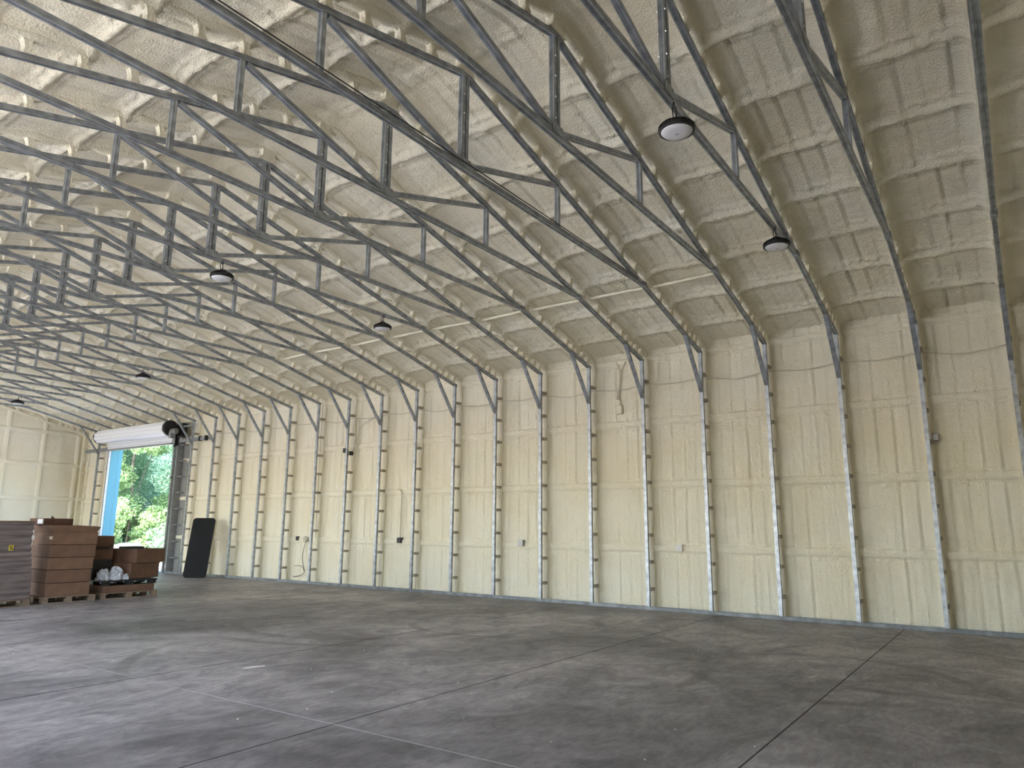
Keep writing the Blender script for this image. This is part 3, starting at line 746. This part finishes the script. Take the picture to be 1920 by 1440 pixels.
def carton(name, loc, rz, sx, sy, sz, m, label, tapes=(), group=None, sink=0):
    r = empty(name, loc, rz)
    b = MB(); b.box((0, 0, 0), (sx, sy, sz)); b.build('box_body', m, r, bevel=.006)
    t = MB()
    for face, p, wd in tapes:
        if face == 'f': t.box((p-wd/2, -.002, sz*.0+.004), (p+wd/2, .004, sz-.004))
        elif face == 'l': t.box((-.002, p-wd/2, .004), (.004, p+wd/2, sz-.004))
    if tapes: t.build('seam_strip', M['carddark'], r)
    return tag(r, label, 'carton', group)
lay = [.127, .385, .635, .870, 1.116, 1.364]
nm = ['bottom', 'second from the bottom', 'middle', 'second from the top', 'topmost']
for k in range(5):
    o = carton('wide_carton', (6.66-.022*k*0+[0, -.01, .0, .012, .02][k], 15.60+.01*k, lay[k]), math.radians([-3, -2.5, -3.2, -2.6, -3][k]), .79+[0, .015, .025, .04, .05][k], .99, lay[k+1]-lay[k]-.009,
               M['card'] if k % 2 else M['card2'], 'wide brown carton, %s of the tall stack beside the wrapped load' % nm[k], group='wide cartons in the tall stack')
    if k == 4:
        fl = MB(); a, c, h = .80, .92, .14
        fl.add([(-.0, 0, .22), (a, 0, .22), (a, c, .22), (0, c, .22), (-.05, -.05, .245+.13), (a+.06, -.05, .245+.10), (a+.05, c+.04, .245+.13), (-.05, c+.04, .245+.13), (.02, .02, .36), (a-.02, .02, .36), (a-.02, c-.02, .36), (.02, c-.02, .36)],
               [(0, 1, 5, 4), (1, 2, 6, 5), (2, 3, 7, 6), (3, 0, 4, 7), (4, 5, 9, 8), (5, 6, 10, 9), (6, 7, 11, 10), (7, 4, 8, 11), (8, 9, 10, 11)])
        fl.build('flared_lid', M['card2'], o)
        MB().box((-.003, .0, .10), (.004, .16, .16)).build('tape_strip', M['tape'], o)
o = carton('small_carton', (6.63, 15.98, 1.49), math.radians(20), .70, .36, .135, M['carddark'], 'dark small carton on top of the tall stack, white label on its side', [('f', .26, .006)])
MB().box((-.003, .03, .03), (.003, .16, .12)).build('label', M['paper'], o)
MB().add([(.18, .02, .135), (.27, .03, .135), (.24, .10, .135), (.20, .05, .19), (.26, .06, .165)], [(0, 1, 3), (1, 4, 3), (1, 2, 4), (2, 0, 3), (2, 3, 4)]).build('paper_scrap', M['card2'], o)

# right pallet: flat carton, black plastic pallet, bags, cartons
carton('flat_carton', (7.76, 15.64, .127), math.radians(-2), 1.06, .86, .135, M['card'], 'long flat brown carton lying on the rightmost wooden pallet', [('f', .10, .004)])
def black_pallet():
    r = empty('plastic_pallet', (7.78, 15.70, .263), math.radians(-2)); L, D = 1.14, 1.15
    MB().box((0, 0, .07), (L, D, .102)).build('deck', M['blackplastic'], r, bevel=.006)
    for x in (.02, L/2-.07, L-.16):
        for y in (.02, D/2-.07, D-.16): MB().box((x, y, 0), (x+.14, y+.14, .07)).build('foot', M['blackplastic'], r, bevel=.006)
    tag(r, 'black plastic pallet laid on the flat carton, carrying cartons and white bags', 'pallet', 'pallets under the stacked cartons')
black_pallet()
carton('corner_carton', (8.37, 15.78, .367), math.radians(18), .80, .74, .325, M['card'], 'brown carton on the black pallet, lower of the two offset cartons by the doorway', [('f', .40, .006), ('l', .37, .012)])
carton('corner_carton', (8.47, 15.79, .694), math.radians(18), .82, .78, .30, M['card'], 'brown carton overhanging the carton below it, upper of the two by the doorway', [('f', .38, .006), ('l', .40, .012)])
o = carton('printed_carton', (7.74, 16.15, .780), 0, .40, .42, .49, M['card'], 'brown carton with dark printed lettering, right behind the tall stack')
tx = text_mesh('smovanT', .125, 'printed_lettering', M['ink']); tx.parent = o; tx.location = (.19, -.008, .25); tx.rotation_euler = (PI/2, 0, 0); tx.scale = (.80, 1.1, 1)
r = empty('black_crate', (7.74, 16.12, .367)); MB().box((0, 0, 0), (.38, .50, .41)).build('crate_body', M['blackplastic'], r, bevel=.01)
MB().box((.02, -.01, .37), (.36, .0, .40)).build('crate_rim', M['blackplastic'], r); tag(r, 'black crate under the printed carton, behind the white bags', 'crate')
t = MB(); t.box((0, 0, 0), (.40, .3, .045)); tag(t.build('black_tray', M['blackplastic'], loc=(8.34, 16.02, .996)), 'thin black tray lying on the upper carton by the doorway', 'tray')

def bag(loc, sx, sy, sz, seed, label):
    rnd = random.Random(seed); n, m_ = 22, 12; vs = []; fs = []
    for i in range(m_+1):
        ph = PI/2*i/m_
        for k in range(n):
            t = 2*PI*k/n; q = 1+rnd.uniform(-.34, .30)
            z = sz*math.sin(ph)*(1+rnd.uniform(-.40, .30))*(1-.25*math.sin(2*t+seed)) if i else 0
            z = z*math.cos(ph)+sz*.92*math.sin(ph)*(1-math.cos(ph)); vs.append((sx*math.cos(ph)**.6*math.cos(t)*q, sy*math.cos(ph)**.6*math.sin(t)*q, z))
    for i in range(m_):
        for k in range(n): fs.append((i*n+k, i*n+(k+1) % n, (i+1)*n+(k+1) % n, (i+1)*n+k))
    fs.append(tuple(range(n))[::-1]); fs.append(tuple(range(m_*n, m_*n+n)))
    o = MB().add(vs, fs).build('plastic_bag', M['bag'], loc=loc); tag(o, label, 'plastic bag', 'crumpled white bags on the black pallet')
bag((7.86, 15.90, .366), .12, .12, .23, 1, 'crumpled greyish plastic bag, leftmost on the black pallet beside the tall stack')
bag((8.11, 15.88, .366), .15, .12, .27, 2, 'largest crumpled white plastic bag, in the middle of the black pallet')
bag((8.285, 15.80, .366), .06, .05, .12, 3, 'small crumpled white bag at the foot of the lower corner carton')
cable('bent_tube', [(5.02, 16.9, 1.30), (5.16, 16.9, 1.52), (5.28, 16.9, 1.64), (5.36, 16.9, 1.60), (5.38, 16.9, 1.45), (5.38, 16.9, .0)], .018, M['black'], 'black curved tube standing behind the wrapped load at the left edge', 'tube')

# leaning black panel with rounded corners
def panel():
    r = empty('leaning_panel', (12.52, 0, 0)); hw, H, th, rad = .315, 1.83, .045, .09
    yb, yt = 20.30, 20.98
    pts = []
    for cx2, cz2, a0 in ((hw-rad, rad, -90), (hw-rad, H-rad, 0), (-hw+rad, H-rad, 90), (-hw+rad, rad, 180)):
        for k in range(7):
            a = math.radians(a0+15*k); pts.append((cx2+rad*math.cos(a), cz2+rad*math.sin(a)))
    n = len(pts)
    def mk(off, t0, t1, sc_=1.0):
        vs = []
        for t_ in (t0, t1):
            for u, v in pts:
                vs.append((t_, u*sc_, H/2+(v-H/2)*sc_))
        return MB().add(vs, [tuple(range(n))[::-1], tuple(range(n, 2*n))]+[(i, (i+1) % n, n+(i+1) % n, n+i) for i in range(n)])
    tilt = math.atan2(.68, 1.7)
    a = mk(0, -.022, .010).build('black_face', M['matte'], r); b_ = mk(0, .010, .055, 1.010).build('pale_edge', M['edge'], r)
    r.rotation_euler = (0, tilt, math.radians(45))
    r.location = (12.33, 19.75, .012)
    tag(r, 'black panel with rounded corners leaning against the wall posts right of the doorway', 'panel')
panel()

# ------------------------------------------------------------------ outside
def mound():
    n = 28; vs = [(0, 0, .90)]; fs = []; rnd = random.Random(9)
    for i in range(1, 7):
        for k in range(n):
            t = 2*PI*k/n; rr = i/6; vs.append((1.55*rr*math.cos(t), 1.1*rr*math.sin(t), .90*(1-rr**2)*(1+rnd.uniform(-.06, .06))))
    for k in range(n): fs.append((0, 1+k, 1+(k+1) % n))
    for i in range(5):
        for k in range(n): fs.append((1+i*n+k, 1+(i+1)*n+k, 1+(i+1)*n+(k+1) % n, 1+i*n+(k+1) % n))
    tag(MB().add(vs, fs).build('pale_heap', M['heap'], loc=(17.3, 33.2, -.2), smooth=True), 'pale grey rounded heap outside the doorway in front of the trees', 'heap')
mound()
def leaf_mesh(n, blobs, size, seed, m, name, parent):
    rs = np.random.RandomState(seed); w_ = np.array([b_[3]*b_[4]*b_[5] for b_ in blobs])**.6; w_ /= w_.sum()
    which = rs.choice(len(blobs), n, p=w_); B = np.array(blobs)[which]
    d = rs.normal(size=(n, 3)); d /= np.linalg.norm(d, axis=1)[:, None]; rad = rs.rand(n)**.30
    rad *= 1+.22*np.sin(d[:, 0]*7+which)*np.cos(d[:, 2]*6)
    c = B[:, :3]+d*rad[:, None]*B[:, 3:6]
    a = rs.normal(size=(n, 3)); a /= np.linalg.norm(a, axis=1)[:, None]; b_ = np.cross(a, rs.normal(size=(n, 3))); b_ /= np.linalg.norm(b_, axis=1)[:, None]
    s_ = size*(.6+.8*rs.rand(n))[:, None]
    q = np.stack([c-a*s_, c+b_*s_*.45, c+a*s_, c-b_*s_*.45], 1).reshape(-1, 3)
    me = bpy.data.meshes.new(name); me.vertices.add(4*n); me.vertices.foreach_set('co', q.reshape(-1).astype(np.float32))
    me.loops.add(4*n); me.loops.foreach_set('vertex_index', np.arange(4*n, dtype=np.int32)); me.polygons.add(n)
    me.polygons.foreach_set('loop_start', np.arange(n, dtype=np.int32)*4); me.polygons.foreach_set('loop_total', np.full(n, 4, np.int32))
    me.update(calc_edges=True); me.materials.append(m); o = bpy.data.objects.new(name, me); COL.objects.link(o); o.parent = parent; return o
def tree(x, y, h, sp, m, seed, label, nleaf=16000, low=.3, bush=False):
    r = empty('bush' if bush else 'tree', (x, y, -.2)); rnd = random.Random(seed); blobs = []
    for k in range(16 if not bush else 8):
        z = h*(low+(1-low)*rnd.random()); q = sp*(1-.45*abs(z/h-.55)); a = rnd.uniform(0, 2*PI); rr = q*rnd.random()**.5*.75
        s_ = sp*rnd.uniform(.30, .5); blobs.append((rr*math.cos(a), rr*math.sin(a), z, s_, s_, s_*.8))
    leaf_mesh(nleaf*3, blobs, .065, seed, m, 'foliage', r)
    tk = MB(); tk.tube([(0, 0, 0), (.1, .05, h*.3), (-.05, .1, h*.6), (.0, .0, h*.85)], .03 if bush else .07, 8)
    for b_ in blobs[:7]: tk.tube([(.05, .05, h*.3), (b_[0]*.5, b_[1]*.5, b_[2]*.75), (b_[0], b_[1], b_[2])], .02, 6)
    tk.build('trunk', M['bark'], r); tag(r, label, 'bush' if bush else 'tree', 'trees and bushes beyond the doorway')
tree(18.2, 35.0, 7.5, 2.6, M['leafB'], 1, 'yellow-green leafy tree at the right side of the view through the doorway', 20000, .15)
tree(17.6, 37.6, 8.5, 2.8, M['leafA'], 2, 'mid-green leafy tree in the centre of the view through the doorway', 22000, .12)
tree(17.0, 40.5, 8.5, 2.8, M['leafC'], 3, 'blue-green leafy tree next to the teal door jamb in the doorway view', 20000, .12)
tree(22.5, 41.0, 11, 4.0, M['leafC'], 4, 'tall dark tree behind the others, centre of the doorway', 24000, .1)
tree(24.0, 37.0, 11, 4.0, M['leafA'], 5, 'tall tree behind the yellow-green one, right of the doorway view', 24000, .1)
tree(20.0, 45.5, 11, 4.0, M['leafA'], 6, 'tall tree rising farthest back at the left of the doorway view', 22000, .1)
tree(18.6, 34.0, 2.1, 1.3, M['leafB'], 7, 'low yellow-green bush in front of the trees, right of the heap', 9000, .15, True)
tree(18.6, 36.6, 2.3, 1.5, M['leafA'], 8, 'low green bush directly behind the pale heap', 9000, .15, True)
tree(19.6, 39.2, 2.6, 1.7, M['leafC'], 10, 'low blue-green bush at the foot of the trees, left of the heap', 9000, .1, True)
tree(21.6, 35.6, 2.8, 1.7, M['leafB'], 11, 'low bush at the foot of the trees, right edge of the doorway view', 9000, .1, True)
tree(20.5, 32.0, 8, 3.0, M['leafA'], 9, 'leafy tree outside hidden partly by the right door jamb', 16000, .1)
